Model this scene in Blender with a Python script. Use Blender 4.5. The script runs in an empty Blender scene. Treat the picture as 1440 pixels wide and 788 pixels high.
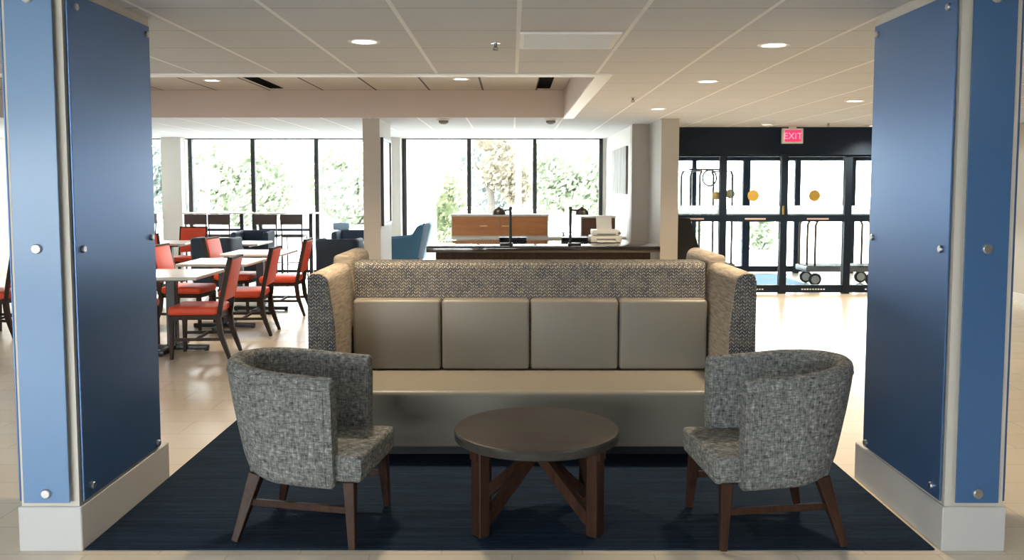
import bpy, bmesh, math, random
from mathutils import Vector, Matrix
random.seed(7)
PI = math.pi
C = bpy.context.scene.collection
scn = bpy.context.scene

# ------------------------------------------------------------------ materials
def mat(name, col, rough=.6, metal=0., spec=.5, emit=None, estr=0., coat=0.):
    m = bpy.data.materials.new(name); m.use_nodes = True
    b = m.node_tree.nodes['Principled BSDF']
    b.inputs['Base Color'].default_value = (*col, 1)
    b.inputs['Roughness'].default_value = rough
    b.inputs['Metallic'].default_value = metal
    b.inputs['Specular IOR Level'].default_value = spec
    b.inputs['Coat Weight'].default_value = coat
    if emit:
        b.inputs['Emission Color'].default_value = (*emit, 1)
        b.inputs['Emission Strength'].default_value = estr
    return m

class NT:
    """tiny node-graph helper"""
    def __init__(s, m):
        s.m = m; s.t = m.node_tree; s.b = s.t.nodes['Principled BSDF']
    def n(s, typ, **kw):
        nd = s.t.nodes.new(typ)
        for k, v in kw.items():
            if k in nd.inputs.keys() if hasattr(nd.inputs, 'keys') else False:
                nd.inputs[k].default_value = v
            else:
                setattr(nd, k, v)
        return nd
    def link(s, a, b): s.t.links.new(a, b)
    def coord(s, scale=(1, 1, 1), loc=(0, 0, 0), rot=(0, 0, 0)):
        tc = s.n('ShaderNodeTexCoord'); mp = s.n('ShaderNodeMapping')
        mp.inputs['Scale'].default_value = scale; mp.inputs['Location'].default_value = loc
        mp.inputs['Rotation'].default_value = rot
        s.link(tc.outputs['Object'], mp.inputs['Vector']); return mp.outputs['Vector']
    def noise(s, vec, scale=5., detail=3., rough=.6):
        nd = s.n('ShaderNodeTexNoise'); nd.inputs['Scale'].default_value = scale
        nd.inputs['Detail'].default_value = detail; nd.inputs['Roughness'].default_value = rough
        s.link(vec, nd.inputs['Vector']); return nd.outputs['Fac']
    def math(s, op, a, b=None, c=None):
        nd = s.n('ShaderNodeMath', operation=op)
        for i, v in enumerate((a, b, c)):
            if v is None: continue
            if isinstance(v, (int, float)): nd.inputs[i].default_value = v
            else: s.link(v, nd.inputs[i])
        return nd.outputs[0]
    def ramp(s, fac, stops):
        nd = s.n('ShaderNodeValToRGB'); e = nd.color_ramp.elements
        while len(e) < len(stops): e.new(.5)
        for el, (p, c) in zip(e, stops):
            el.position = p; el.color = (*c, 1)
        s.link(fac, nd.inputs['Fac']); return nd.outputs['Color']
    def mix(s, fac, a, b):
        nd = s.n('ShaderNodeMix', data_type='RGBA')
        for sock, v in ((nd.inputs[0], fac), (nd.inputs[6], a), (nd.inputs[7], b)):
            if isinstance(v, (int, float)): sock.default_value = v
            elif isinstance(v, tuple): sock.default_value = (*v, 1)
            else: s.link(v, sock)
        return nd.outputs[2]
    def sep(s, vec):
        nd = s.n('ShaderNodeSeparateXYZ'); s.link(vec, nd.inputs[0]); return nd.outputs
    def col(s, c): s.link(c, s.b.inputs['Base Color'])
    def rough(s, c): s.link(c, s.b.inputs['Roughness'])
    def bump(s, h, strength=.3, dist=.01):
        nd = s.n('ShaderNodeBump'); nd.inputs['Strength'].default_value = strength
        nd.inputs['Distance'].default_value = dist
        s.link(h, nd.inputs['Height']); s.link(nd.outputs['Normal'], s.b.inputs['Normal'])

M = {}
M['white'] = mat('white_paint', (.74, .72, .68), .55)
M['cream'] = mat('cream_paint', (.62, .58, .52), .6)
M['pier'] = mat('pier_paint', (.50, .465, .425), .6)
M['bulk'] = mat('bulkhead_paint', (.62, .53, .50), .6)
M['trimw'] = mat('white_trim', (.88, .87, .85), .45)
M['plinth'] = mat('pillar_plinth', (.55, .545, .54), .5)
M['black'] = mat('black_metal', (.012, .012, .014), .4)
M['blackwood'] = mat('black_lacquer', (.014, .011, .010), .12, coat=1.)
M['darkframe'] = mat('dark_door_frame', (.010, .020, .040), .5, spec=.25)
M['chrome'] = mat('brushed_steel', (.62, .63, .65), .28, 1.)
M['brass'] = mat('brass', (.75, .52, .22), .3, 1.)
M['oldbrass'] = mat('aged_brass', (.17, .10, .05), .4)
M['navy'] = mat('navy_upholstery', (.018, .035, .065), .7)
M['teal'] = mat('teal_upholstery', (.07, .19, .33), .75)
M['paleblue'] = mat('pale_blue_fabric', (.35, .50, .66), .8)  # cushion's own colour; on the armchair back it stands for light
M['brown'] = mat('brown_vinyl', (.060, .040, .036), .5)
M['rubber'] = mat('rubber', (.03, .03, .03), .7)
M['greymetal'] = mat('grey_metal', (.25, .25, .26), .4, .6)
M['tabletop'] = mat('white_laminate', (.80, .75, .70), .22)
M['plastic'] = mat('white_plastic', (.78, .77, .72), .4)
M['paper'] = mat('paper', (.85, .85, .83), .7)
M['matblue'] = mat('blue_mat', (.14, .30, .52), .9)
M['redsign'] = mat('red_sign_face', (.8, .02, .10), .4, emit=(1., .05, .17), estr=.85)
M['redletter'] = mat('sign_letters', (1., .4, .5), .4, emit=(1., .30, .42), estr=1.0)
M['lamp'] = mat('lamp_lens', (1, 1, 1), .4, emit=(1., .95, .86), estr=5.)
M['panel'] = mat('fill_panel_glow', (1, 1, 1), .5, emit=(.92, .96, 1.), estr=17.)  # glow of the fill panels added out of view
M['gold'] = mat('gold_sticker', (.40, .255, .045), .6)
M['goldlight'] = mat('pale_gold_sticker', (.42, .33, .13), .6)
M['sticker'] = mat('pale_sticker', (.62, .50, .50), .5)
M['frost'] = mat('pale_lettering', (.85, .87, .88), .7)
def m_frost():
    m = bpy.data.materials.new('frosted_band'); m.use_nodes = True; t = m.node_tree; t.nodes.clear()
    o = t.nodes.new('ShaderNodeOutputMaterial'); mx = t.nodes.new('ShaderNodeMixShader'); a = t.nodes.new('ShaderNodeBsdfTransparent'); d = t.nodes.new('ShaderNodeBsdfTranslucent')
    d.inputs[0].default_value = (.95, .95, .95, 1); mx.inputs[0].default_value = .5
    t.links.new(a.outputs[0], mx.inputs[1]); t.links.new(d.outputs[0], mx.inputs[2]); t.links.new(mx.outputs[0], o.inputs[0]); return m
M['band'] = m_frost()
M['dkblue'] = mat('blue_footrail', (.03, .045, .10), .4)
M['outwhite'] = mat('pale_render', (.85, .85, .83), .8)
M['pole'] = mat('galvanised_pole', (.30, .33, .38), .6)
M['bark'] = mat('bark', (.07, .06, .05), .9)
M['mirror'] = mat('picture_glass', (.75, .75, .74), .35)
M['slot'] = mat('black_slot', (.004, .004, .005), .9, spec=.02)
M['dkgrey'] = mat('sensor_grey', (.20, .19, .18), .5)

def glass_mat(name, tint=(1, 1, 1), refl=1.0):
    m = bpy.data.materials.new(name); m.use_nodes = True
    t = m.node_tree; t.nodes.clear()
    o = t.nodes.new('ShaderNodeOutputMaterial'); mx = t.nodes.new('ShaderNodeMixShader')
    tr = t.nodes.new('ShaderNodeBsdfTransparent'); gl = t.nodes.new('ShaderNodeBsdfGlossy')
    fr = t.nodes.new('ShaderNodeFresnel'); fr.inputs['IOR'].default_value = 1.3
    tr.inputs['Color'].default_value = (*tint, 1); gl.inputs['Roughness'].default_value = .02
    t.links.new(fr.outputs[0], mx.inputs[0]); t.links.new(tr.outputs[0], mx.inputs[1])
    t.links.new(gl.outputs[0], mx.inputs[2]); t.links.new(mx.outputs[0], o.inputs[0])
    return m
M['glass'] = glass_mat('window_glass', (.97, .99, .98))

def m_floor():
    m = mat('stone_tile', (.6, .5, .4), .25, spec=.36); g = NT(m)
    v = g.coord(); s = g.sep(v)
    br = g.n('ShaderNodeTexBrick'); br.offset = .5
    br.inputs['Scale'].default_value = 1; br.inputs['Mortar Size'].default_value = .0035
    br.inputs['Brick Width'].default_value = .61; br.inputs['Row Height'].default_value = .305
    br.inputs['Mortar Smooth'].default_value = .2; br.inputs['Bias'].default_value = 0
    br.inputs['Color1'].default_value = (.66, .585, .47, 1); br.inputs['Color2'].default_value = (.71, .635, .52, 1)
    br.inputs['Mortar'].default_value = (.48, .42, .34, 1)
    g.link(v, br.inputs['Vector'])
    n = g.noise(v, 6, 5); n2 = g.noise(g.coord((1, 9, 1)), 3, 4)
    c = g.mix(g.math('MULTIPLY', n, .35), br.outputs['Color'], (.74, .67, .57))
    c = g.mix(g.math('MULTIPLY', n2, .25), c, (.60, .52, .42)); g.col(c)
    g.rough(g.math('MULTIPLY_ADD', n, .14, .17))
    g.bump(g.math('MULTIPLY', br.outputs['Fac'], -1.), .15, .002)
    return m
M['floor'] = m_floor()

def m_ceiling(name, x0, y0, sx, sy, tile, bar, cross, wx=.011, wy=.005):
    m = mat(name, tile, .8, spec=.2); g = NT(m)
    s = g.sep(g.coord(loc=(-x0, -y0, 0)))
    def line(sock, step, w):
        q = g.math('DIVIDE', sock, step); q = g.math('SUBTRACT', q, g.math('ROUND', q))
        q = g.math('ABSOLUTE', q); return g.math('LESS_THAN', q, w / step)
    lx = line(s[0], sx, wx); ly = line(s[1], sy, wy)
    n = g.noise(g.coord(), 90, 3); n3 = g.noise(g.coord((1, 1, 1)), 1.2, 2)
    c = g.mix(g.math('MULTIPLY', n, .22), tile, tuple(t * .72 for t in tile))
    c = g.mix(g.math('MULTIPLY', n3, .22), c, tuple(t * .80 for t in tile))
    c = g.mix(ly, c, cross); c = g.mix(lx, c, bar); g.col(c)
    g.bump(n, .25, .003)
    return m
M['ceiling'] = m_ceiling('ceiling_tiles', .0356, 4.30, .61, .61, (.715, .73, .77), (.95, .95, .97), (.50, .49, .48), .012, .008)
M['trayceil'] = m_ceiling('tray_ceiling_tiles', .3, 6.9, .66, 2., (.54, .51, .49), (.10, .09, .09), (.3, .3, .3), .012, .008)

def m_panel(name, col, coat=.35):
    m = mat(name, col, .38, spec=.4, coat=coat); g = NT(m)
    g.b.inputs['Coat Roughness'].default_value = .17; g.b.inputs['Coat IOR'].default_value = 1.6
    n = g.noise(g.coord(), 260, 2); g.rough(g.math('MULTIPLY_ADD', n, .06, .35))
    return m
M['bluelit'] = m_panel('blue_panel_lit', (.135, .255, .46))  # left front panel, reflected light put into a lighter blue
M['bluedim'] = m_panel('blue_panel_dim', (.048, .130, .29))  # right front panel, same cladding coloured darker for less light
M['bluedark'] = m_panel('deep_blue_panel', (.085, .175, .375), .12)
M['bluedark'].node_tree.nodes['Principled BSDF'].inputs['Metallic'].default_value = .55

def m_tweed():
    m = mat('grey_tweed', (.25, .25, .24), .9, spec=.2); g = NT(m)
    a = g.noise(g.coord((1, 1, .16)), 170, 2); b = g.noise(g.coord((.16, .16, 1)), 170, 2)
    w = g.noise(g.coord(), 55, 2)
    f = g.math('ADD', g.math('MULTIPLY', a, .5), g.math('MULTIPLY', b, .5))
    f = g.math('MULTIPLY_ADD', w, .35, g.math('MULTIPLY', f, .68))
    c = g.ramp(f, [(.36, (.030, .034, .037)), (.50, (.155, .162, .160)), (.58, (.235, .238, .225)), (.68, (.47, .47, .46))])
    g.col(c); g.bump(f, .5, .004); return m
M['tweed'] = m_tweed()

def m_vinyl():
    m = mat('beige_vinyl', (.37, .325, .25), .42, spec=.35); g = NT(m)
    n = g.noise(g.coord(), 320, 3); n2 = g.noise(g.coord((1, 1, 6)), 22, 3)
    c = g.mix(g.math('MULTIPLY', n2, .35), (.190, .172, .143), (.230, .210, .176)); g.col(c)
    g.bump(n, .10, .001); return m
M['vinyl'] = m_vinyl()

def m_zig():
    m = mat('zigzag_weave', (.2, .2, .2), .85, spec=.2); g = NT(m)
    s = g.sep(g.coord()); h = g.math('ADD', s[0], s[1])
    z = g.math('MULTIPLY', g.math('PINGPONG', h, .015), 1.1)
    q = g.math('FRACT', g.math('MULTIPLY', g.math('ADD', s[2], z), 1 / .020))
    k = g.math('FRACT', g.math('MULTIPLY', h, 1 / .015))
    band = g.math('LESS_THAN', q, .42); gap = g.math('GREATER_THAN', k, .22)
    msk = g.math('MULTIPLY', g.math('MULTIPLY', band, gap), g.ramp(g.noise(g.coord(), 75, 2), [(.40, (.15, .15, .15)), (.55, (1, 1, 1))]))
    n = g.noise(g.coord(), 45, 2); n2 = g.noise(g.coord(), 14, 2)
    li = g.ramp(n, [(.38, (.38, .33, .22)), (.5, (.44, .42, .37)), (.62, (.27, .26, .26))])
    dk = g.ramp(n2, [(.4, (.065, .064, .072)), (.6, (.115, .105, .097))])
    g.col(g.mix(msk, dk, li)); g.bump(msk, .3, .002); return m
M['zig'] = m_zig()

def m_tan():
    m = mat('tan_lit_weave', (.4, .33, .25), .8, spec=.25); g = NT(m)  # sofa's patterned weave turned tan, grazing light put into the colour
    n = g.noise(g.coord((2, 2, 26)), 4, 3); n2 = g.noise(g.coord(), 120, 2)
    c = g.ramp(n, [(.36, (.22, .18, .14)), (.5, (.33, .275, .22)), (.64, (.42, .36, .295))])
    c = g.mix(g.math('MULTIPLY', n2, .4), c, (.28, .24, .19)); g.col(c); g.bump(n, .3, .003); return m
M['tan'] = m_tan()

def m_rug():
    m = mat('navy_rug', (.02, .04, .08), .95, spec=.1); g = NT(m)
    n = g.noise(g.coord((.35, 9, 1)), 4.2, 4, .7); n2 = g.noise(g.coord((2, 26, 1)), 9, 3); n3 = g.noise(g.coord(), 240, 2)
    f = g.math('ADD', g.math('MULTIPLY', n, .6), g.math('MULTIPLY', n2, .4))
    c = g.ramp(f, [(.36, (.005, .009, .020)), (.5, (.011, .022, .042)), (.66, (.025, .048, .080))])
    c = g.mix(g.math('MULTIPLY', n3, .4), c, (.010, .016, .030)); g.col(c); g.bump(n3, .5, .004); return m
M['rug'] = m_rug()

def m_wood(name, a, b, axis=2, rough=.45, sc=16):
    m = mat(name, a, rough, spec=.25); g = NT(m)
    s = [6., 6., 6.]; s[axis] = .5
    n = g.noise(g.coord(tuple(s)), sc / 4, 4, .65); n2 = g.noise(g.coord(tuple(s)), sc * 2, 2)
    f = g.math('MULTIPLY_ADD', n2, .3, g.math('MULTIPLY', n, .7))
    g.col(g.ramp(f, [(.35, a), (.65, b)])); g.bump(f, .08, .002); return m
M['legwood'] = m_wood('walnut_legs', (.022, .010, .007), (.060, .026, .015))
M['chairwood'] = m_wood('espresso_wood', (.020, .012, .009), (.052, .028, .018), rough=.6)
M['topwood'] = m_wood('espresso_table_top', (.030, .027, .025), (.056, .050, .046), axis=0, rough=.32)
M['orangewood'] = m_wood('orange_laminate', (.50, .20, .072), (.64, .29, .12), axis=0, rough=.4)
M['walnutpanel'] = m_wood('walnut_laminate', (.14, .06, .035), (.20, .095, .055), axis=0, rough=.4)

def m_red():
    m = mat('orange_red_vinyl', (.56, .055, .022), .5, spec=.3); g = NT(m)
    n = g.noise(g.coord(), 60, 3); g.col(g.mix(n, (.62, .062, .024), (.74, .095, .038))); g.bump(n, .06, .002); return m
M['red'] = m_red()

def m_leaf(name, a, b, c):
    m = mat(name, a, .8, spec=.1); g = NT(m)
    n = g.noise(g.coord(), 1.4, 4); n2 = g.noise(g.coord(), 14, 2)
    f = g.math('MULTIPLY_ADD', n2, .4, g.math('MULTIPLY', n, .6))
    cc = g.ramp(f, [(.38, a), (.5, b), (.62, c)]); g.col(cc)
    out = [q for q in m.node_tree.nodes if q.type == 'OUTPUT_MATERIAL'][0]
    tr = g.n('ShaderNodeBsdfTranslucent'); mx = g.n('ShaderNodeMixShader'); mx.inputs[0].default_value = .5
    g.link(cc, tr.inputs['Color']); g.link(g.b.outputs[0], mx.inputs[1]); g.link(tr.outputs[0], mx.inputs[2]); g.link(mx.outputs[0], out.inputs[0])
    return m
M['leafgreen'] = m_leaf('green_leaves', (.35, .40, .285), (.385, .43, .325), (.41, .445, .36))
M['leafhaze'] = m_leaf('hazed_leaves', (.29, .34, .315), (.31, .35, .33), (.33, .36, .345))  # leaf colour washed out to stand for haze
M['leafautumn'] = m_leaf('autumn_leaves', (.19, .165, .13), (.26, .235, .175), (.31, .295, .24))
M['leafshrub'] = m_leaf('shrub_leaves', (.13, .165, .085), (.20, .225, .125), (.27, .27, .19))
M['ground'] = mat('pale_concrete', (.62, .61, .58), .9)
def m_art():
    m = mat('birch_print', (.6, .6, .6), .6); g = NT(m)
    n = g.noise(g.coord((1, 7, .5)), 2.3, 3, .7); n2 = g.noise(g.coord((1, 22, .8)), 2.0, 3)
    f = g.math('MULTIPLY_ADD', n2, .5, g.math('MULTIPLY', n, .5))
    g.col(g.ramp(f, [(.40, (.05, .045, .04)), (.47, (.17, .155, .14)), (.56, (.30, .29, .27)), (.62, (.12, .11, .10))])); return m
M['art'] = m_art()

# ------------------------------------------------------------------ mesh helpers
def NB(): return bmesh.new()
def add_bm(dst, src, mtx=None):
    vm = {}
    for v in src.verts: vm[v] = dst.verts.new(mtx @ v.co if mtx else v.co)
    for f in src.faces:
        try: dst.faces.new([vm[v] for v in f.verts])
        except ValueError: pass
    src.free()
def box(bm, x0, y0, z0, x1, y1, z1, bev=0., seg=2, mtx=None):
    t = bmesh.new(); bmesh.ops.create_cube(t, size=1)
    for v in t.verts:
        v.co = Vector((x0 + (v.co.x + .5) * (x1 - x0), y0 + (v.co.y + .5) * (y1 - y0), z0 + (v.co.z + .5) * (z1 - z0)))
    if bev: bmesh.ops.bevel(t, geom=list(t.edges), offset=bev, segments=seg, profile=.5, affect='EDGES')
    add_bm(bm, t, mtx)
def bar(bm, p, q, w, d, w2=None, d2=None, up=(0, 0, 1), bev=0.):
    """rectangular bar p->q, w along side axis, d along the third axis, may taper"""
    p, q = Vector(p), Vector(q); a = (q - p).normalized(); u = Vector(up)
    s = a.cross(u)
    if s.length < 1e-4: s = a.cross(Vector((0, 1, 0)))
    s.normalize(); t = s.cross(a).normalized()
    w2 = w if w2 is None else w2; d2 = d if d2 is None else d2
    T = bmesh.new(); r = []
    for c, W, D in ((p, w, d), (q, w2, d2)):
        r.append([T.verts.new(c + s * W / 2 * i + t * D / 2 * j) for i, j in ((-1, -1), (1, -1), (1, 1), (-1, 1))])
    T.faces.new(r[0][::-1]); T.faces.new(r[1])
    for k in range(4): T.faces.new([r[0][k], r[0][(k + 1) % 4], r[1][(k + 1) % 4], r[1][k]])
    if bev: bmesh.ops.bevel(T, geom=list(T.edges), offset=bev, segments=1, affect='EDGES')
    bmesh.ops.recalc_face_normals(T, faces=T.faces); add_bm(bm, T)
def tube(bm, pts, r, n=10, r2=None, cap=True):
    pts = [Vector(p) for p in pts]; rings = []; prev = None
    for i, p in enumerate(pts):
        a = (pts[min(i + 1, len(pts) - 1)] - pts[max(i - 1, 0)]).normalized()
        if prev is None:
            s = a.cross(Vector((0, 0, 1)))
            if s.length < 1e-3: s = a.cross(Vector((0, 1, 0)))
        else: s = prev - a * prev.dot(a)
        s.normalize(); prev = s; t = a.cross(s)
        R = r if r2 is None else r + (r2 - r) * i / (len(pts) - 1)
        rings.append([bm.verts.new(p + (s * math.cos(2 * PI * k / n) + t * math.sin(2 * PI * k / n)) * R) for k in range(n)])
    for A, B in zip(rings, rings[1:]):
        for k in range(n): bm.faces.new([A[k], A[(k + 1) % n], B[(k + 1) % n], B[k]])
    if cap: bm.faces.new(rings[0][::-1]); bm.faces.new(rings[-1])
def lathe(bm, prof, n=24, ctr=(0, 0, 0), mtx=None):
    t = bmesh.new(); rings = []
    for r, z in prof:
        if r < 1e-6: rings.append([t.verts.new((0, 0, z))])
        else: rings.append([t.verts.new((r * math.cos(2 * PI * k / n), r * math.sin(2 * PI * k / n), z)) for k in range(n)])
    for A, B in zip(rings, rings[1:]):
        for k in range(n):
            a, b = A[k % len(A)], A[(k + 1) % len(A)]; c, d = B[(k + 1) % len(B)], B[k % len(B)]
            f = [a]
            for v in (b, c, d):
                if v not in f: f.append(v)
            if len(f) > 2: t.faces.new(f)
    bmesh.ops.recalc_face_normals(t, faces=t.faces)
    m = Matrix.Translation(Vector(ctr)) @ (mtx if mtx else Matrix.Identity(4))
    add_bm(bm, t, m)
def prism(bm, outline, axis, a, b, bev=0.):
    """outline in the two other axes, extruded on axis from a to b"""
    t = bmesh.new()
    def P(u, v, w):
        return {'x': (w, u, v), 'y': (u, w, v), 'z': (u, v, w)}[axis]
    A = [t.verts.new(P(u, v, a)) for u, v in outline]; B = [t.verts.new(P(u, v, b)) for u, v in outline]
    t.faces.new(A); t.faces.new(B)
    n = len(A)
    for k in range(n): t.faces.new([A[k], A[(k + 1) % n], B[(k + 1) % n], B[k]])
    bmesh.ops.recalc_face_normals(t, faces=t.faces)
    if bev:
        e = [e for e in t.edges if len(e.link_faces) == 2 and e.calc_face_angle(0) > .9]
        bmesh.ops.bevel(t, geom=e, offset=bev, segments=3, profile=.5, affect='EDGES')
    add_bm(bm, t)
def rrect(u0, v0, u1, v1, r, n=6):
    """rounded rectangle outline; r = (bl, br, tr, tl)"""
    out = []
    for (cx, cy, rr, a0) in ((u0, v0, r[0], 180), (u1, v0, r[1], 270), (u1, v1, r[2], 0), (u0, v1, r[3], 90)):
        ox = cx + rr * (1 if cx == u0 else -1); oy = cy + rr * (1 if cy == v0 else -1)
        if rr < 1e-5: out.append((cx, cy)); continue
        for k in range(n + 1):
            a = math.radians(a0 + 90 * k / n); out.append((ox + rr * math.cos(a), oy + rr * math.sin(a)))
    return out
def obj(name, bm, m, parent=None, smooth=40, loc=None, label=None):
    me = bpy.data.meshes.new(name)
    bmesh.ops.recalc_face_normals(bm, faces=bm.faces)
    bm.to_mesh(me); bm.free()
    if smooth:
        me.shade_smooth(); me.set_sharp_from_angle(angle=math.radians(smooth))
    me.materials.append(m)
    o = bpy.data.objects.new(name, me); C.objects.link(o)
    if parent: o.parent = parent
    if loc: o.location = loc
    if label: o['label'] = label
    return o
def thing(name, label, cat, loc=(0, 0, 0), rz=0., group=None):
    o = bpy.data.objects.new(name, None); C.objects.link(o); o.empty_display_size = .1
    o.location = loc; o.rotation_euler = (0, 0, rz); o['label'] = label; o['category'] = cat
    if group: o['group'] = group
    return o
def tag(o, label, cat, group=None):
    o['label'] = label; o['category'] = cat
    if group: o['group'] = group
    return o
def struct(name, bm, m, parent=None, smooth=0):
    o = obj(name, bm, m, parent, smooth)
    if not parent: o['kind'] = 'structure'
    return o
def sempty(name, loc=(0, 0, 0)):
    o = bpy.data.objects.new(name, None); C.objects.link(o); o.location = loc; o['kind'] = 'structure'; return o
def dup(root, loc, rz, label, group=None):
    r = root.copy(); C.objects.link(r); r.location = loc; r.rotation_euler = (0, 0, rz); r['label'] = label
    if group: r['group'] = group
    for ch in list(root.children):
        c = ch.copy(); C.objects.link(c); c.parent = r
        for g in list(ch.children):
            d = g.copy(); C.objects.link(d); d.parent = c
    return r
R = math.radians

# ------------------------------------------------------------------ setting
H = 2.44; WY = 15.84; DY = 12.86; XL = -9.; XR = 7.; YB = -5.
bm = NB(); box(bm, XL - .2, YB - .2, -.1, XR + .2, 16.1, 0); struct('floor', bm, M['floor'])
TX0, TX1, TY0, TY1, TZ = XL, .65, 6.88, 10.97, 2.77
bm = NB()
box(bm, XL, YB, H, XR, TY0, H + .5); box(bm, TX1, TY0, H, XR, TY1, H + .5); box(bm, XL, TY1, H, XR, 16.1, H + .5)
struct('ceiling', bm, M['ceiling'])
bm = NB(); box(bm, TX0, TY0, TZ, TX1, TY1, TZ + .17); struct('ceiling_tray', bm, M['trayceil'])
bm = NB()   # painted upstand of the tray
box(bm, TX0, TY1 - .012, H - .004, TX1, TY1, TZ); box(bm, TX1 - .012, TY0, H - .004, TX1, TY1, TZ); box(bm, TX0, TY0, H, TX1, TY0 + .012, TZ)
struct('trim_1', bm, M['bulk'])
bm = NB()   # white border round the tray
box(bm, TX1 - .005, TY0 - .14, H - .012, TX1 + .12, TY1 + .1, H + .01); box(bm, TX0, TY0 - .14, H - .012, TX1 - .005, TY0, H + .01)
struct('trim_2', bm, M['trimw'])
bm = NB(); box(bm, XL - .15, YB, 0, XL, 16.1, H + .5); struct('wall_left', bm, M['cream'])
bm = NB(); box(bm, XR, YB, 0, XR + .15, DY + .1, H); struct('wall_right', bm, M['cream'])
bm = NB(); box(bm, XR - .018, YB, 0, XR, DY - .03, .11); struct('baseboard_right', bm, M['trimw'])
bm = NB()   # wall behind the viewer with a wide opening on the left for added unseen windows
WX0, WX1, WZ0, WZ1 = -8.2, -1.2, .25, 2.3
box(bm, XL, YB - .15, 0, WX0, YB, H); box(bm, WX1, YB - .15, 0, XR, YB, H)
box(bm, WX0, YB - .15, 0, WX1, YB, WZ0); box(bm, WX0, YB - .15, WZ1, WX1, YB, H)
struct('wall_rear', bm, M['cream'])
bm = NB(); box(bm, 1.684, 12.44, 0, 2.122, WY + .1, H); struct('wall_nook', bm, M['white'])

def window(n, x0, x1, y, z0, z1, mat_=None, w=.072, d=.09):
    e = sempty('window_%d' % n, (x0, y, z0))
    W = x1 - x0; b = NB()
    box(b, -w / 2, -d / 2, 0, w / 2, d / 2, z1 - z0); box(b, W - w / 2 + .002, -d / 2 + .002, 0, W - .002, d / 2 - .002, z1 - z0)
    box(b, w / 2, -d / 2 + .01, 0, W - w / 2, d / 2 - .01, .05); box(b, w / 2, -d / 2 + .01, z1 - z0 - .02, W - w / 2, d / 2 - .01, z1 - z0)
    obj('frame', b, mat_ or M['black'], e, 0)
    b = NB(); box(b, w / 2, -.004, .05, W - w / 2, .004, z1 - z0 - .02); obj('pane', b, M['glass'], e, 0)
    return e
mul = [-9., -8.05, -6.93, -5.79, -4.66, -3.52, -2.38]
k = 1
for a, b_ in zip(mul, mul[1:]): window(k, a, b_, WY, 0.02, H); k += 1
mul2 = [-1.935, -.77, .41, 1.60]
for a, b_ in zip(mul2, mul2[1:]): window(k, a, b_, WY, 0.02, H); k += 1
for a in range(4): window(k, WX0 + 1.75 * a, WX0 + 1.75 * (a + 1), YB - .07, WZ0, WZ1); k += 1  # unseen windows, added for the light they give the left pillar front
# slim last mullion against the nook wall
bm = NB(); box(bm, 1.57, WY - .05, 0, 1.632, WY + .05, H); struct('trim_3', bm, M['black'])
bm = NB(); box(bm, 1.632, WY - .03, 0, 1.684, WY + .05, H); struct('trim_4', bm, M['white'])

# entrance front: dark header, doors
bm = NB(); box(bm, 2.122, DY - .06, 2.06, XR, DY + .06, H, 0); box(bm, 2.122, DY - .075, 2.04, XR, DY - .06, 2.075)
struct('trim_5', bm, M['darkframe'])
def door(n, x0, x1, y, decal=None, stickers=True, thick=.10, pm=None, z1=2.05):
    e = sempty('door_%d' % n, (x0, y, 0)); W = x1 - x0; b = NB(); t = thick
    box(b, -t / 2, -.05, 0, t / 2, .05, z1); box(b, W - t / 2 + .003, -.047, 0, W - .003, .047, z1)
    box(b, t / 2, -.04, .02, W - t / 2, .04, .13); box(b, t / 2, -.04, z1 - .035, W - t / 2, .04, z1)
    box(b, t / 2, -.045, 1.065, W - t / 2, .045, 1.165)
    obj('frame', b, M['darkframe'], e, 0)
    b = NB(); box(b, t / 2, -.005, 1.165, W - t / 2, .005, z1 - .035); box(b, t / 2, -.005, .13, W - t / 2, .005, 1.065)
    obj('pane', b, M['glass'], e, 0)
    if stickers:
        b = NB(); box(b, t / 2 + .004, -.0075, 1.175, W - t / 2 - .004, -.0055, 1.30); obj('frosted_band', b, M['band'], e, 0)
        b = NB(); box(b, W * .36, -.0475, 1.095, W * .70, -.0455, 1.118); obj('push_notice', b, M['sticker'], e, 0, label='pale pink notice strip on the push rail')
        b = NB(); 
        for q in range(9): box(b, W * .30 + q * .04, -.0425, .058, W * .30 + q * .04 + .026, -.0405, .078)
        obj('rail_lettering', b, M['frost'], e, 0)
    for i, (dx, dm, rr) in enumerate(decal or []):
        b = NB(); lathe(b, [(0, 0), (rr, 0), (rr, .003), (0, .003)], 28, (dx, -.0065, 1.445), Matrix.Rotation(PI / 2, 4, 'X'))
        lathe(b, [(rr * .72, .003), (rr * .78, .0045), (rr * .84, .003)], 28, (dx, -.0065, 1.445), Matrix.Rotation(PI / 2, 4, 'X'))
        box(b, dx - rr * .6, -.0118, 1.432, dx + rr * .6, -.0095, 1.458)
        obj('round_sticker', b, dm, e, 30, label='round gold sticker on the door glass')
    return e
door(1, 2.165, 3.09, DY, [(.83, M['goldlight'], .062)])
door(2, 3.09, 3.985, DY, [(.45, M['gold'], .085)])
d3 = door(3, 3.985, 4.92, DY, [(.452, M['gold'], .085)])
b = NB(); box(b, -.035, -.075, 1.17, -.005, -.05, 1.30, .006); obj('lock_plate', b, M['brass'], d3, 30, label='small brass lock plate')
door(4, 4.92, 5.86, DY)
door(5, 5.86, 6.95, DY)
# outer vestibule doors
VY = 15.95
bm = NB(); box(bm, 2.122, VY - .06, 2.08, XR, VY + .06, H); struct('trim_6', bm, M['darkframe'])
vx = [2.37, 3.31, 4.26, 5.2, 6.17, 6.95]
for q, (a, b_) in enumerate(zip(vx, vx[1:])):
    door(6 + q, a, b_, VY, [(.66, M['goldlight'], .085)] if q == 1 else None, stickers=False, thick=.13 if q in (2, 4) else .075, z1=2.08)
bm = NB(); box(bm, 6.98, DY + .1, 0, 7.15, 16.1, H); struct('wall_vestibule', bm, M['white'])
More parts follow.
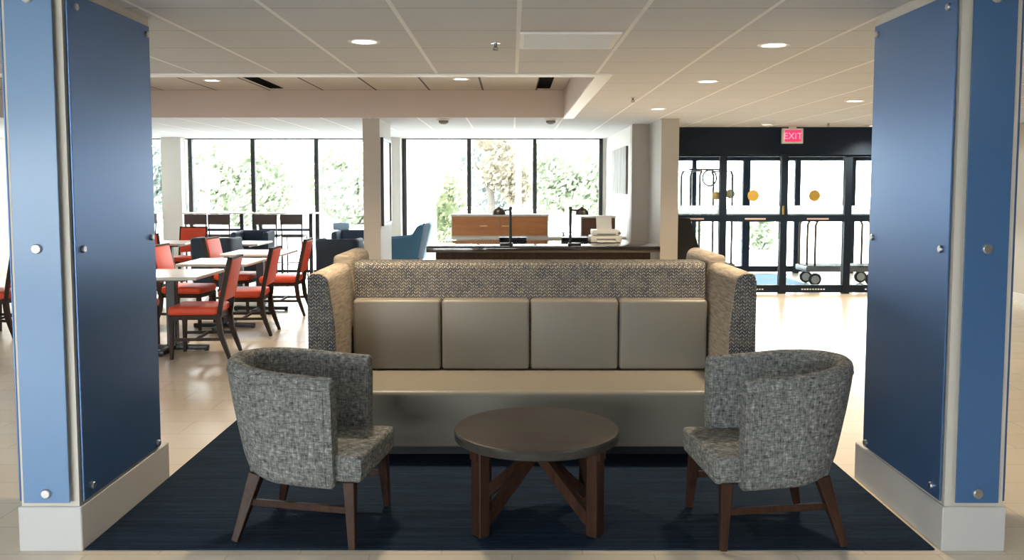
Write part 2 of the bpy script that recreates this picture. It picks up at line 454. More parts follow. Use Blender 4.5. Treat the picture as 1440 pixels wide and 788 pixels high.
# exterior ground
bm = NB(); box(bm, -60, 16.1, -.14, 60, 90, -.04); struct('ground', bm, M['ground'])
bm = NB(); box(bm, -60, -60, -.14, 60, YB - .2, -.04); struct('ground_rear', bm, M['ground'])

# ------------------------------------------------------------------ piers and columns
def column(label, x0, y0, x1, y1, m):
    b = NB(); box(b, x0, y0, 0, x1, y1, H)
    t = thing('column', label, 'column', ((x0 + x1) / 2, (y0 + y1) / 2, 0)); o = obj('shaft', b, m, t, 0)
    o.location = -Vector(t.location)
    b = NB(); box(b, x0 - .008, y0 - .008, 0, x1 + .008, y1 + .008, .1); o = obj('base', b, M['trimw'], t, 0); o.location = -Vector(t.location)
    return t
column('beige square column left of the blue armchair, with a framed picture on its side', -1.9, 11.2, -1.684, 12.2, M['pier'])
column('beige square column beside the glass entrance doors', 1.9, 11.2, 2.126, 12.2, M['pier'])
column('beige column set back behind the right end of the black desk', 1.668, 12.23, 1.925, 12.42, M['pier'])
column('pale grey column at the window beside the tall bar tables', -6.19, 15.5, -5.84, 15.72, M['white'])
column('pale grey column at the window behind the blue armchair', -2.36, 15.55, -1.975, 15.88, M['white'])

def bolt(parent, p, axis, r=.021):
    b = NB(); rot = {'-y': Matrix.Rotation(PI / 2, 4, 'X'), '+x': Matrix.Rotation(PI / 2, 4, 'Y'), '-x': Matrix.Rotation(-PI / 2, 4, 'Y')}[axis]
    lathe(b, [(0, -.012), (r * .6, -.012), (r * .6, 0), (r, 0), (r, .008), (r * .8, .012), (0, .012)], 20, p, rot)
    obj('bolt', b, M['chrome'], parent, 35)
def pillar(label, s, front, inner, outer):
    """s=-1 left pillar, +1 right; built in pillar space with the inner face towards x=0"""
    cx = 1.998 * s; t = thing('pillar', label, 'pillar', (cx, 3.70, 0))
    b = NB(); box(b, -.125, .0, .0, .125, .872, H); obj('body', b, M['cream'], t, 0)
    b = NB(); box(b, -.137, -.012, 0, .137, .957, .198, .004, 1); obj('plinth', b, M['plinth'], t, 30)
    ax = '+x' if s < 0 else '-x'; i = -s        # direction of inner face
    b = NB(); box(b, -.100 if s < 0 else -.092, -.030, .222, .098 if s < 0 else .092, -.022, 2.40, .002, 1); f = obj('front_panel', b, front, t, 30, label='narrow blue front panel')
    for z in (.265, 1.318, 2.355): bolt(f, (0, -.031, z), '-y')
    x = .134 * i; b = NB(); box(b, min(x, x + .008 * i), .012, .215, max(x, x + .008 * i), .842, 2.395, .002, 1); f = obj('side_panel', b, inner, t, 30, label='wide deep blue side panel')
    for y, z in ((.082, .262), (.80, .24), (.07, 1.31), (.79, 1.32), (.075, 2.34), (.80, 2.35)): bolt(f, (x + .009 * i, y, z), ax, .016)
    x = -.134 * i; b = NB(); box(b, min(x, x - .008 * i), .012, .215, max(x, x - .008 * i), .842, 2.395, .002, 1); f = obj('side_panel', b, outer, t, 30, label='dark outer side panel')
    for y, z in ((.08, .26), (.79, 1.31)): bolt(f, (x - .009 * i, y, z), '-x' if s < 0 else '+x', .016)
    return t
pillar('left pillar clad in bolted blue panels with its front face coloured lighter as if lit', -1, M['bluelit'], M['bluedark'], M['bluedark'])
pillar('right pillar clad in bolted blue panels with its front face coloured darker as if shaded', 1, M['bluedim'], M['bluedark'], M['bluedark'])

# ------------------------------------------------------------------ ceiling fittings
def downlight(x, y, z, label, r=.085, power=235, col=(1., .80, .54)):
    t = thing('recessed_downlight', label, 'ceiling light', (x, y, z))
    b = NB(); lathe(b, [(r * .84, .004), (r * .86, -.006), (r * 1.08, -.006), (r * 1.14, 0), (r * 1.14, .004)], 32); obj('trim_ring', b, M['trimw'], t, 40)
    b = NB(); lathe(b, [(0, -.004), (r * .5, -.0045), (r * .86, -.001), (r * .86, .004), (0, .004)], 32); obj('lens', b, M['lamp'], t, 40)
    l = bpy.data.lights.new('downlight_bulb', 'SPOT'); l.energy = power; l.color = col; l.spot_size = R(125); l.spot_blend = .9; l.shadow_soft_size = .08
    o = bpy.data.objects.new('bulb', l); C.objects.link(o); o.parent = t; o.location = (0, 0, -.02)
    return t
downlight(-.877, 5.263, H, 'round ceiling downlight above the left armchair, nearest on the left')
downlight(1.59, 5.39, H, 'round ceiling downlight nearest the right blue pillar')
downlight(1.6, 7.23, H, 'round ceiling downlight second from the front in the right row')
downlight(1.616, 9.78, H, 'round ceiling downlight in front of the beige entrance column')
downlight(3.45, 8.89, H, 'round ceiling downlight beside the right pillar towards the entrance')
downlight(3.53, 12.23, H, 'small far ceiling downlight left of the exit sign', .07)
downlight(5.13, 12.5, H, 'small far ceiling downlight right of the exit sign', .07)
downlight(-.567, 9.80, TZ, 'round downlight in the recessed ceiling tray near the middle')
downlight(-3.37, 9.93, TZ, 'round downlight in the recessed ceiling tray towards the left')
# surface light with clear ribbed lens
t = thing('ceiling_light', 'unlit rectangular ceiling light with a clear ribbed lens', 'ceiling light', (.33, 5.22, H))
b = NB(); box(b, -.285, -.265, -.012, .285, -.235, .004); box(b, -.285, .235, -.012, .285, .265, .004); box(b, -.285, -.235, -.012, -.258, .235, .004); box(b, .258, -.235, -.012, .285, .235, .004)
obj('frame', b, M['trimw'], t, 0)
b = NB()
for q in range(14):
    y = -.225 + q * .034; prism(b, [(y - .016, -.002), (y, -.016), (y + .016, -.002)], 'x', -.257, .257)
obj('ribbed_lens', b, mat('clear_ribbed_lens', (.92, .92, .93), .15), t, 0)
for x, label in ((-.877, 'smoke detector dome under the tray edge, left of the two'), (.497, 'smoke detector dome under the tray edge, right of the two')):
    t = thing('smoke_detector', label, 'smoke detector', (x, 11.3, H))
    b = NB(); lathe(b, [(0, 0), (.085, 0), (.08, -.018), (0, -.018)], 24); obj('base', b, M['plastic'], t)
    b = NB(); lathe(b, [(.065, -.018), (.06, -.045), (.03, -.062), (0, -.064)], 24); obj('dome', b, M['dkgrey'], t, label='dark grey dome')
for x, y, label in ((-.098, 5.315, 'small sprinkler head in the ceiling left of the rectangular light'), (1.169, 8.54, 'small sprinkler head in the ceiling right of the tray corner'), (4.29, 11.95, 'small sprinkler head in the ceiling right of the exit sign')):
    t = thing('sprinkler_head', label, 'sprinkler', (x, y, H))
    b = NB(); lathe(b, [(0, .001), (.03, .001), (.028, -.006), (0, -.006)], 18); obj('escutcheon', b, M['chrome'], t)
    b = NB(); tube(b, [(0, 0, -.005), (0, 0, -.03)], .010, 10); lathe(b, [(0, -.045), (.018, -.045), (.018, -.041), (0, -.041)], 16); tube(b, [(-.01, 0, -.028), (-.012, 0, -.043)], .003, 6); tube(b, [(.01, 0, -.028), (.012, 0, -.043)], .003, 6); obj('nozzle', b, M['dkgrey'], t)
for x0, label in ((-2.93, 'black linear slot in the tray ceiling towards the left'), (.30, 'black linear slot in the tray ceiling at the right corner')):
    b = NB(); box(b, x0, 9.0, TZ - .006, x0 + .16, 10.7, TZ + .001)
    for q in range(3): box(b, x0 + .02 + q * .05, 9.02, TZ - .010, x0 + .028 + q * .05, 10.68, TZ - .006)
    tag(obj('slot_diffuser', b, M['slot'], None, 0), label, 'air vent')

# exit sign
t = thing('exit_sign', 'lit red exit sign hanging in front of the dark door header', 'exit sign', (3.995, 12.55, 2.30))
b = NB(); box(b, -.148, -.03, -.11, .148, .03, .105, .006); box(b, -.05, -.02, .105, .05, .02, .14)
obj('housing', b, M['plastic'], t, 30)
b = NB(); box(b, -.118, -.034, -.083, .118, -.0305, .082); obj('face', b, M['redsign'], t, 0, label='glowing red face')
cu = bpy.data.curves.new('letters', 'FONT'); cu.body = 'EXIT'; cu.size = .125; cu.align_x = 'CENTER'; cu.extrude = .001; cu.space_character = 1.05
tmp = bpy.data.objects.new('letters_source', cu); C.objects.link(tmp); bpy.context.view_layer.update()
me = bpy.data.meshes.new_from_object(tmp.evaluated_get(bpy.context.evaluated_depsgraph_get())); bpy.data.objects.remove(tmp)
me.materials.clear(); me.materials.append(M['redletter'])
o = bpy.data.objects.new('letters', me); C.objects.link(o); o.parent = t; o.rotation_euler = (PI / 2, 0, 0); o.location = (0, -.036, -.045)

# unseen ceiling panels added as fill light, out of view
for x in (-2.6, 2.6):
    for y in (-1.2, 1.4):
        t = thing('fill_panel_light', 'added square fill light in the ceiling, out of view', 'ceiling light', (x, y, H), 0, 'added fill lights out of view')
        b = NB(); box(b, -.32, -.32, -.014, .32, -.29, .002); box(b, -.32, .29, -.014, .32, .32, .002); box(b, -.32, -.29, -.014, -.29, .29, .002); box(b, .29, -.29, -.014, .32, .29, .002); obj('frame', b, M['trimw'], t, 0)
        b = NB(); box(b, -.29, -.29, -.008, .29, .29, .002); obj('diffuser', b, M['panel'], t, 0)

# ------------------------------------------------------------------ rug
b = NB(); box(b, -1.86, 3.70, .0005, 1.84, 6.75, .009, .003, 1); tag(obj('rug', b, M['rug'], None, 30), 'large navy blue rug with faint streaks under the seating', 'rug')

# ------------------------------------------------------------------ sofa
def make_sofa(label, full=True):
    t = thing('sofa', label, 'sofa', (.115, 4.9, .009)); ih, oh = 1.12, 1.285
    b = NB(); box(b, -1.1, .15, 0, 1.1, .70, .095); obj('toe_base', b, M['black'], t, 0)
    b = NB(); prism(b, rrect(-.01, .09, .66, .412, (.008, .0, .0, .028), 5), 'x', -ih + .002, ih - .002); obj('seat', b, M['vinyl'], t, 50)
    for k in range(4):
        x = -ih + .004 + k * .559; b = NB(); box(b, x, .545, .418, x + .553, .67, .862, .024, 4)
        obj('back_cushion', b, M['vinyl'], t, 60)
    b = NB(); prism(b, rrect(.655, .09, .795, 1.086, (.0, .0, .025, .045), 5), 'x', -ih + .001, ih - .001); obj('backrest', b, M['zig'], t, 50)
    for s in (-1, 1):
        def arm_outline(g):
            top = [(u, v) for u, v in rrect(ih + .045 + g, .5, oh - g, 1.075 - g, (0, 0, .03, .06), 7)][2:]
            return [(ih + g, .09 + g), (oh - g, .09 + g)] + top + [(ih + .012 + g, .75)]
        out = arm_outline(0)
        out = [(u * s, v) for u, v in out]
        b = NB(); prism(b, out, 'y', .09, .797, .012); a = obj('arm', b, M['tan'], t, 50)
        o2 = [(u * s, v) for u, v in arm_outline(.004)]
        b = NB(); prism(b, o2, 'y', .082, .0905, .003); obj('arm_facing', b, M['zig'], a, 40, label='zigzag patterned arm front')
        b = NB(); xo = oh * s; box(b, min(xo, xo + .006 * s), .10, .1, max(xo, xo + .006 * s), .79, 1.03); obj('arm_side', b, M['zig'], a, 0, label='zigzag patterned outer arm side')
    return t
sofa = make_sofa('beige four cushion sofa with zigzag patterned high back facing the coffee table')
rs = dup(sofa, (.115, 6.50, .009), PI, 'beige high sided sofa standing back to back behind the front sofa')
for c in rs.children:
    if c.name.startswith('arm'): c.scale = (1, 1, 1.045)     # its sides stand a little taller

# ------------------------------------------------------------------ coffee table
t = thing('coffee_table', 'round dark wood coffee table with crossed wooden legs on the rug', 'coffee table', (.116, 4.05, .009))
b = NB(); lathe(b, [(0, .392), (.375, .392), (.386, .398), (.388, .43), (.384, .438), (.376, .441), (0, .441)], 72); obj('table_top', b, M['topwood'], t, 30)
for sx in (-1, 1):
    for sy in (-1, 1):
        x, y = .258 * sx, .205 * sy; b = NB()
        ang = math.atan2(y, x); mt = Matrix.Translation((x, y, 0)) @ Matrix.Rotation(ang, 4, 'Z')
        box(b, -.028, -.034, 0, .028, .034, .392, .004, 1, mt); obj('leg', b, M['legwood'], t, 30)
b = NB(); bar(b, (-.24, -.19, .055), (0, 0, .33), .034, .05); bar(b, (.24, .19, .055), (0, 0, .33), .034, .05); obj('brace', b, M['legwood'], t, 30)
b = NB(); bar(b, (-.24, .19, .055), (0, 0, .328), .033, .05); bar(b, (.24, -.19, .055), (0, 0, .328), .033, .05); obj('brace', b, M['legwood'], t, 30)
b = NB(); bar(b, (-.29, -.225, .371), (.29, .225, .371), .05, .04); bar(b, (-.29, .225, .3705), (.29, -.225, .3705), .05, .0385); obj('top_rail', b, M['legwood'], t, 30)

# ------------------------------------------------------------------ barrel / tub shells
def shell(bm, ax, hw, bx, z0, zt_arm, zt_back, th, taper_b=.08, taper_s=.02, slope_front=0., n=44, flare=0., rise=0., sq=1.):
    """U-shaped upholstered wall opening to +x.  ax arm front x, hw half width, bx back x"""
    L = []          # plan path with outward normals
    m = 8; K = n - 2 * m
    for i in range(m): L.append((ax - (ax + .06) * i / m, -hw, 0, -1))
    cx = -.06; ex = abs(bx - cx)
    for i in range(K + 1):
        a = -PI / 2 - PI * i / K
        ca, sa = math.cos(a), math.sin(a)
        px, py = cx - ex * abs(ca) ** sq, hw * math.copysign(abs(sa) ** sq, sa)
        e2 = 2 / sq - 1; nx, ny = -(abs(ca) ** sq) ** e2 / ex, math.copysign((abs(sa) ** sq) ** e2, sa) / hw; l = math.hypot(nx, ny); L.append((px, py, nx / l, ny / l))
    for i in range(m - 1, -1, -1): L.append((ax - (ax + .06) * i / m, hw, 0, 1))
    rings = []
    for (px, py, nx, ny) in L:
        bk = max(0, min(1, (ax - px) / (ax - bx))); zt = zt_arm + (zt_back - zt_arm) * (bk ** 1.3)
        tb = taper_b * max(0, -nx) + taper_s * abs(ny)          # how far the wall leans inwards at the bottom
        r = th * .5; sec = []
        zb = z0 + rise * bk ** 1.5; H_ = zt - zb
        for f in (0, .15, .35, .6, .85): sec.append((-tb * (1 - f) ** 1.3, zb + (H_ - r) * f))
        for k in range(0, 7):
            a = PI * k / 6; sec.append((-r + r * math.cos(a), zt - r + r * math.sin(a) * .9))
        for f in (.8, .5, .2, 0): sec.append((-th - tb * (1 - f) ** 1.3, zb + (H_ - r) * f))
        sec[0] = (-tb - .004, zb + .012); sec.insert(0, (-tb - .018, zb))
        zz = []
        for (o_, z) in sec: zz.append(bm.verts.new((px + nx * o_, py + ny * o_, z)))
        rings.append(zz)
    N = len(rings[0])
    for A, B in zip(rings, rings[1:]):
        for k in range(N): bm.faces.new([A[k], A[(k + 1) % N], B[(k + 1) % N], B[k]])
    bm.faces.new(rings[0]); bm.faces.new(rings[-1][::-1])
    return rings

def make_barrel(label):
    t = thing('armchair', label, 'armchair', (0, 0, .009))
    b = NB(); rg = shell(b, .20, .298, -.378, .258, .752, .800, .075, .080, .022, rise=.045)
    wel = [[v.co.copy() for v in r] for r in rg]
    e = [e for e in b.edges if any(len(f.verts) > 4 for f in e.link_faces)]
    bmesh.ops.bevel(b, geom=e, offset=.014, segments=3, profile=.5, affect='EDGES')
    sh = obj('shell', b, M['tweed'], t, 60)
    b = NB()        # piped seam under the rim and down each arm front
    seam = []
    for r in wel:
        p = r[6]; q = r[5]; f = .72; seam.append(q.lerp(p, f))
    ctr = Vector((-.06, 0, 0))
    seam = [p + Vector((p.x + .06 if p.x < -.06 else 0, p.y, 0)).normalized() * .001 for p in seam]
    tube(b, seam, .0035, 6); obj('piping', b, M['tweed'], sh, 60)
    for s in (-1, 1):
        b = NB(); tube(b, [(.165, s * .2985, .70), (.165, s * .294, .55), (.165, s * .286, .40), (.165, s * .277, .27)], .0035, 6)
        obj('piping', b, M['tweed'], sh, 60)
    b = NB()    # seat cushion, front edge crowned
    out = [(-.22, -.205), (.30, -.262), (.322, -.252), (.322, .252), (.30, .262), (-.22, .205)]
    T = bmesh.new(); A = [T.verts.new((u * (1 if u < 0 else .985), v * .97, .285)) for u, v in out]; B = [T.verts.new((u, v, .405)) for u, v in out]
    T.faces.new(A[::-1]); T.faces.new(B)
    for k in range(6): T.faces.new([A[k], A[(k + 1) % 6], B[(k + 1) % 6], B[k]])
    bmesh.ops.bevel(T, geom=list(T.edges), offset=.02, segments=3, profile=.5, affect='EDGES'); add_bm(b, T)
    obj('seat', b, M['tweed'], t, 60)
    b = NB(); box(b, -.19, -.17, .262, .27, .17, .29); obj('underframe', b, M['chairwood'], t, 0)
    for s in (-1, 1):
        b = NB(); bar(b, (.262, s * .235, .29), (.278, s * .262, 0), .050, .052, .027, .030, (1, 0, 0), .003); obj('leg', b, M['legwood'], t, 30)
        b = NB(); bar(b, (-.185, s * .19, .29), (-.262, s * .255, 0), .050, .060, .027, .030, (1, 0, 0), .003); obj('leg', b, M['legwood'], t, 30)
        b = NB(); bar(b, (-.215, s * .215, .168), (.262, s * .250, .168), .020, .030, bev=.003); obj('stretcher', b, M['legwood'], t, 30)
    return t
ch = make_barrel('grey tweed barrel armchair left of the round coffee table')
ch.location = (-.925, 3.975, .016); ch.rotation_euler = (0, 0, R(-8.5))
dup(ch, (1.165, 3.945, .0145), R(180 + 4.5), 'grey tweed barrel armchair right of the round coffee table')

# ------------------------------------------------------------------ dining chairs
def make_dining(label):
    t = thing('dining_chair', label, 'chair', (0, 0, 0))
    b = NB(); box(b, -.205, -.225, .405, .245, .225, .485, .028, 3); obj('seat', b, M['red'], t, 60)
    b = NB(); box(b, -.20, -.215, .365, .235, .215, .408, .004, 1); obj('seat_frame', b, M['chairwood'], t, 30)
    def rk(z): return -.215 - .10 * max(0, (z - .45)) / .48 * 1.05
    b = NB()
    prof = [(rk(.53) + .03, .53), (rk(.915) + .03, .915), (rk(.915) - .026, .915), (rk(.53) - .026, .53)]
    prism(b, prof, 'y', -.199, .199, .012); obj('backrest', b, M['red'], t, 60)
    b = NB()
    for s in (-1, 1):
        zs = [.40, .55, .75, .935]
        for z0, z1 in zip(zs, zs[1:]): bar(b, (rk(z0), s * .209, z0), (rk(z1), s * .209, z1), .022, .040, up=(1, 0, 0))
    bar(b, (rk(.928), -.22, .926), (rk(.928), .22, .926), .044, .02)
    obj('back_frame', b, M['chairwood'], t, 30)
    for s in (-1, 1):
        b = NB(); bar(b, (-.2, s * .205, .42), (-.225, s * .207, .22), .042, .048, .040, .046, (1, 0, 0)); bar(b, (-.225, s * .207, .222), (-.30, s * .21, 0), .040, .046, .026, .030, (1, 0, 0)); obj('leg', b, M['chairwood'], t, 30)
        b = NB(); bar(b, (.215, s * .198, .40), (.222, s * .202, 0), .046, .046, .028, .028, (1, 0, 0), .003); obj('leg', b, M['chairwood'], t, 30)
        b = NB(); bar(b, (-.245, s * .207, .185), (.22, s * .2, .185), .018, .028); obj('stretcher', b, M['chairwood'], t, 30)
    b = NB(); bar(b, (0, -.205, .185), (0, .205, .185), .020, .024); obj('cross_stretcher', b, M['chairwood'], t, 30)
    return t
G = 'orange red dining chairs'
dc = make_dining('orange red dining chair nearest the left pillar, back turned to the sofa'); dc['group'] = G
dc.location = (-2.90, 8.115, 0); dc.rotation_euler = (0, 0, R(184))
def red(x, y, deg, label): dup(dc, (x, y, 0), R(deg), label, G)
red(-2.86, 9.36, 183, 'orange red dining chair second in the row, behind the nearest one')
red(-2.84, 10.80, 182, 'orange red dining chair third in the row, close to the navy chair')
red(-3.72, 8.36, 0, 'orange red dining chair half hidden behind the left pillar at the nearest table')
red(-3.62, 9.70, -4, 'orange red dining chair on the left side of the second white table')
red(-3.52, 11.10, -4, 'orange red dining chair on the left side of the third white table')
red(-5.10, 12.38, 90, 'orange red dining chair with its back to us, at the left pillar edge')
red(-5.12, 13.75, -90, 'orange red dining chair in front of the grey window column')
red(-5.42, 9.25, 170, 'orange red dining chair seen to the left of the left pillar')

def make_table(label, w=.76, l=.80):
    t = thing('dining_table', label, 'table', (0, 0, 0))
    b = NB(); box(b, -w / 2, -l / 2, .722, w / 2, l / 2, .752, .004, 1); obj('table_top', b, M['tabletop'], t, 30)
    b = NB(); box(b, -w / 2 - .003, -l / 2 - .003, .724, w / 2 + .003, l / 2 + .003, .745, .003, 1); obj('edge_band', b, M['cream'], t, 30)
    b = NB(); box(b, -.045, -.045, .05, .045, .045, .69, .006, 1); box(b, -.2, -.2, .69, .2, .2, .722); obj('column', b, M['black'], t, 30)
    b = NB(); box(b, -.34, -.035, .012, .34, .035, .055, .008, 2); obj('foot_bar', b, M['black'], t, 30)
    b = NB(); box(b, -.035, -.33, .012, .035, .33, .054, .008, 2); obj('foot_bar', b, M['black'], t, 30)
    for p in ((-.32, 0), (.32, 0), (0, -.31), (0, .31)):
        b = NB(); lathe(b, [(0, 0), (.022, 0), (.022, .012), (0, .012)], 14, (*p, 0)); obj('glide', b, M['rubber'], t, 30)
    return t
tb = make_table('white topped dining table nearest the left pillar'); tb.location = (-3.27, 8.36, 0); tb['group'] = 'white dining tables'
GT = 'white dining tables'
dup(tb, (-3.22, 9.72, 0), 0, 'white topped dining table second in the row from the pillar', GT)
dup(tb, (-3.20, 11.08, 0), 0, 'white topped dining table third in the row, right of it an orange red chair', GT)
dup(tb, (-4.05, 12.98, 0), 0, 'white topped dining table between two navy chairs', GT)
dup(tb, (-5.12, 13.05, 0), 0, 'white topped dining table between two orange red chairs at the back', GT)
dup(tb, (-2.42, 12.92, 0), 0, 'white topped dining table behind the large navy chair by the column', GT)

# navy tub chairs
def make_tub(label):
    t = thing('tub_chair', label, 'chair', (0, 0, 0))
    b = NB(); shell(b, .22, .295, -.30, .20, .875, .885, .085, .05, .015, sq=.45)
    e = [e for e in b.edges if any(len(f.verts) > 4 for f in e.link_faces)]
    bmesh.ops.bevel(b, geom=e, offset=.015, segments=2, profile=.5, affect='EDGES'); obj('shell', b, M['navy'], t, 60)
    b = NB(); box(b, -.2, -.205, .2, .28, .205, .46, .03, 3); obj('seat', b, M['navy'], t, 60)
    for sx, sy in ((.23, .18), (.23, -.18), (-.18, .18), (-.18, -.18)):
        b = NB(); bar(b, (sx, sy, .22), (sx * 1.1, sy * 1.1, 0), .045, .045, .028, .028, (1, 0, 0)); obj('leg', b, M['chairwood'], t, 30)
    return t
GN = 'navy tub chairs'
tc = make_tub('large navy tub chair with its back to us beside the third orange red chair'); tc['group'] = GN
tc.location = (-2.36, 11.95, 0); tc.rotation_euler = (0, 0, R(90))
dup(tc, (-4.13, 12.2, 0), R(90), 'navy tub chair behind the pink lit orange chair back', GN)
dup(tc, (-4.10, 13.85, 0), R(-90), 'navy tub chair on the window side of the back white table', GN)
dup(tc, (-2.55, 13.95, 0), R(-90), 'navy tub chair by the window with a pale blue cushion on it', GN)
t = thing('cushion', 'pale blue cushion standing on a far navy chair', 'cushion', (-2.72, 13.92, .887), .2)
b = NB(); box(b, -.13, -.05, 0, .13, .05, .12, .03, 3); obj('cover', b, M['paleblue'], t, 60)

# blue armchair beside the column
t = thing('blue_armchair', 'blue upholstered armchair in side view next to the picture column', 'armchair', (-1.62, 13.3, 0), PI)
b = NB(); box(b, -.22, -.24, .50, .30, .24, .62, .03, 3); obj('seat', b, M['teal'], t, 60)
b = NB(); prism(b, [(-.17, .50), (-.30, 1.0), (-.335, 1.035), (-.395, 1.03), (-.41, .99), (-.285, .48)], 'y', -.24, .24, .02); obj('backrest', b, M['paleblue'], t, 60, label='blue backrest coloured paler as if catching light')  # paler blue than the seat stands for light on the back
for s in (-1, 1):
    b = NB(); prism(b, [(.30, .47), (.30, .80), (.05, .82), (-.12, .85), (-.20, .98), (-.265, 1.02), (-.30, .98), (-.20, .47)], 'y', s * .25, s * .30, .012); obj('arm', b, M['teal'], t, 60)
for sx, sy in ((.24, .22), (.24, -.22), (-.2, .22), (-.2, -.22)):
    b = NB(); bar(b, (sx, sy, .5), (sx * 1.2, sy, 0), .045, .045, .03, .03, (1, 0, 0)); obj('leg', b, M['chairwood'], t, 30)

# window bar tables and stools
def make_bar(label):
    t = thing('bar_table', label, 'bar table', (0, 0, 0), 0, 'tall bar tables along the window')
    b = NB(); prism(b, [(-.56, 1.115), (.56, 1.115), (.56, 1.128), (.55, 1.135), (-.55, 1.135), (-.56, 1.128)], 'y', -.22, .22); obj('table_top', b, M['tabletop'], t, 30)
    for s in (-1, 1):
        b = NB(); box(b, s * .43 - .03, -.03, .03, s * .43 + .03, .03, 1.115); box(b, s * .43 - .035, -.2, 0, s * .43 + .035, .2, .03); obj('leg', b, M['black'], t, 30)
    b = NB(); box(b, -.40, -.02, .815, .40, .02, .86); obj('rail', b, M['dkblue'], t, 30)
    return t
bt = make_bar('tall bar table at the window in front of the navy chairs, left of two'); bt.location = (-5.06, 15.0, 0)
dup(bt, (-3.88, 15.0, 0), 0, 'tall bar table at the window above the third orange red chair')
dup(bt, (-6.62, 15.0, 0), 0, 'tall bar table at the window next to the left pillar edge')
def make_stool(label):
    t = thing('bar_stool', label, 'bar stool', (0, 0, 0), 0, 'dark bar stools at the window')
    b = NB(); box(b, -.18, -.17, .74, .18, .17, .79, .015, 2); obj('seat', b, M['brown'], t, 60)
    b = NB(); box(b, -.185, -.215, .955, .185, -.185, 1.125, .008, 2); obj('backrest', b, M['brown'], t, 60)
    for s in (-1, 1):
        b = NB(); tube(b, [(s * .17, -.205, 1.1), (s * .165, -.18, .76), (s * .170, -.21, 0)], .012, 8); obj('leg', b, M['black'], t)
        b = NB(); tube(b, [(s * .165, .15, .76), (s * .170, .18, 0)], .012, 8); obj('leg', b, M['black'], t)
    b = NB(); tube(b, [(-.17, .165, .30), (.17, .165, .30)], .010, 8); obj('footrest', b, M['black'], t)
    b = NB(); tube(b, [(-.17, -.198, .30), (.17, -.198, .30)], .010, 8); obj('footrest', b, M['black'], t)
    return t
st = make_stool('dark brown bar stool beside the grey window column, leftmost of the four'); st.location = (-5.19, 14.55, 0)
dup(st, (-4.81, 14.55, 0), 0, 'dark brown bar stool second from the grey window column')
dup(st, (-4.04, 14.55, 0), 0, 'dark brown bar stool third from the grey window column')
dup(st, (-3.62, 14.55, 0), 0, 'dark brown bar stool farthest from the grey window column')
dup(st, (-6.28, 14.75, 0), R(60), 'dark bar stool turned sideways at the left pillar edge')

# ------------------------------------------------------------------ work desk group
DZ = .862
t = thing('work_desk', 'long black glossy work desk behind the sofa carrying two desk lamps', 'desk', (.375, 11.0, 0))
b = NB(); box(b, -1.405, -.53, DZ - .075, 1.405, .62, DZ, .006, 2); obj('desk_top', b, M['blackwood'], t, 30)
b = NB(); box(b, -1.30, -.44, .64, 1.30, -.41, DZ - .075); box(b, -1.30, .47, .64, 1.30, .5, DZ - .075); box(b, -1.30, -.41, .64, -1.27, .47, DZ - .075); box(b, 1.27, -.41, .64, 1.30, .47, DZ - .075); obj('apron', b, M['chairwood'], t, 0)
for sx in (-1.24, 0, 1.24):
    for sy in (-.37, .43):
        b = NB(); box(b, sx - .05, sy - .05, 0, sx + .05, sy + .05, DZ - .075, .004, 1); obj('leg', b, M['chairwood'], t, 30)
def make_lamp(label, s, x):
    t = thing('desk_lamp', label, 'lamp', (x, 10.64, DZ + .001))
    b = NB(); box(b, min(-.03, s * .13), -.06, 0, max(.03, s * .13), .06, .03, .008, 2); obj('base', b, M['black'], t, 40)
    b = NB(); tube(b, [(0, 0, .02), (0, 0, .44)], .016, 12); lathe(b, [(0, .44), (.02, .44), (.02, .47), (0, .475)], 12); obj('post', b, M['black'], t, 40)
    b = NB(); tube(b, [(0, 0, .435), (s * .1, 0, .425), (s * .13, 0, .43)], .011, 8); obj('arm', b, M['black'], t, 40)
    b = NB(); lathe(b, [(.082, 0), (.076, .035), (.055, .065), (.02, .082), (.012, .095), (0, .096)], 24, (s * .14, 0, .375)); lathe(b, [(.078, .002), (.07, .035), (.05, .06), (0, .075)], 24, (s * .14, 0, .375)); obj('shade', b, M['black'], t, 40)
    return t
make_lamp('black desk lamp on the work desk with its head to the left', -1, -.018)
make_lamp('black desk lamp on the work desk with its head to the right', 1, .71)
# chairs on the far side of the desk
def make_office(label, x):
    t = thing('desk_chair', label, 'chair', (x, 12.05, 0), -PI / 2)
    b = NB(); box(b, -.24, -.2, .55, .2, .2, .61, .02, 2); obj('seat', b, M['black'], t, 60)
    b = NB(); prism(b, [(-.20, .60), (-.23, .93), (-.265, .93), (-.235, .60)], 'y', -.2, .2, .012); obj('backrest', b, M['black'], t, 60)
    for sx, sy in ((.17, .17), (.17, -.17), (-.2, .17), (-.2, -.17)):
        b = NB(); bar(b, (sx, sy, .56), (sx * 1.1, sy * 1.1, 0), .03, .03); obj('leg', b, M['black'], t, 30)
    return t
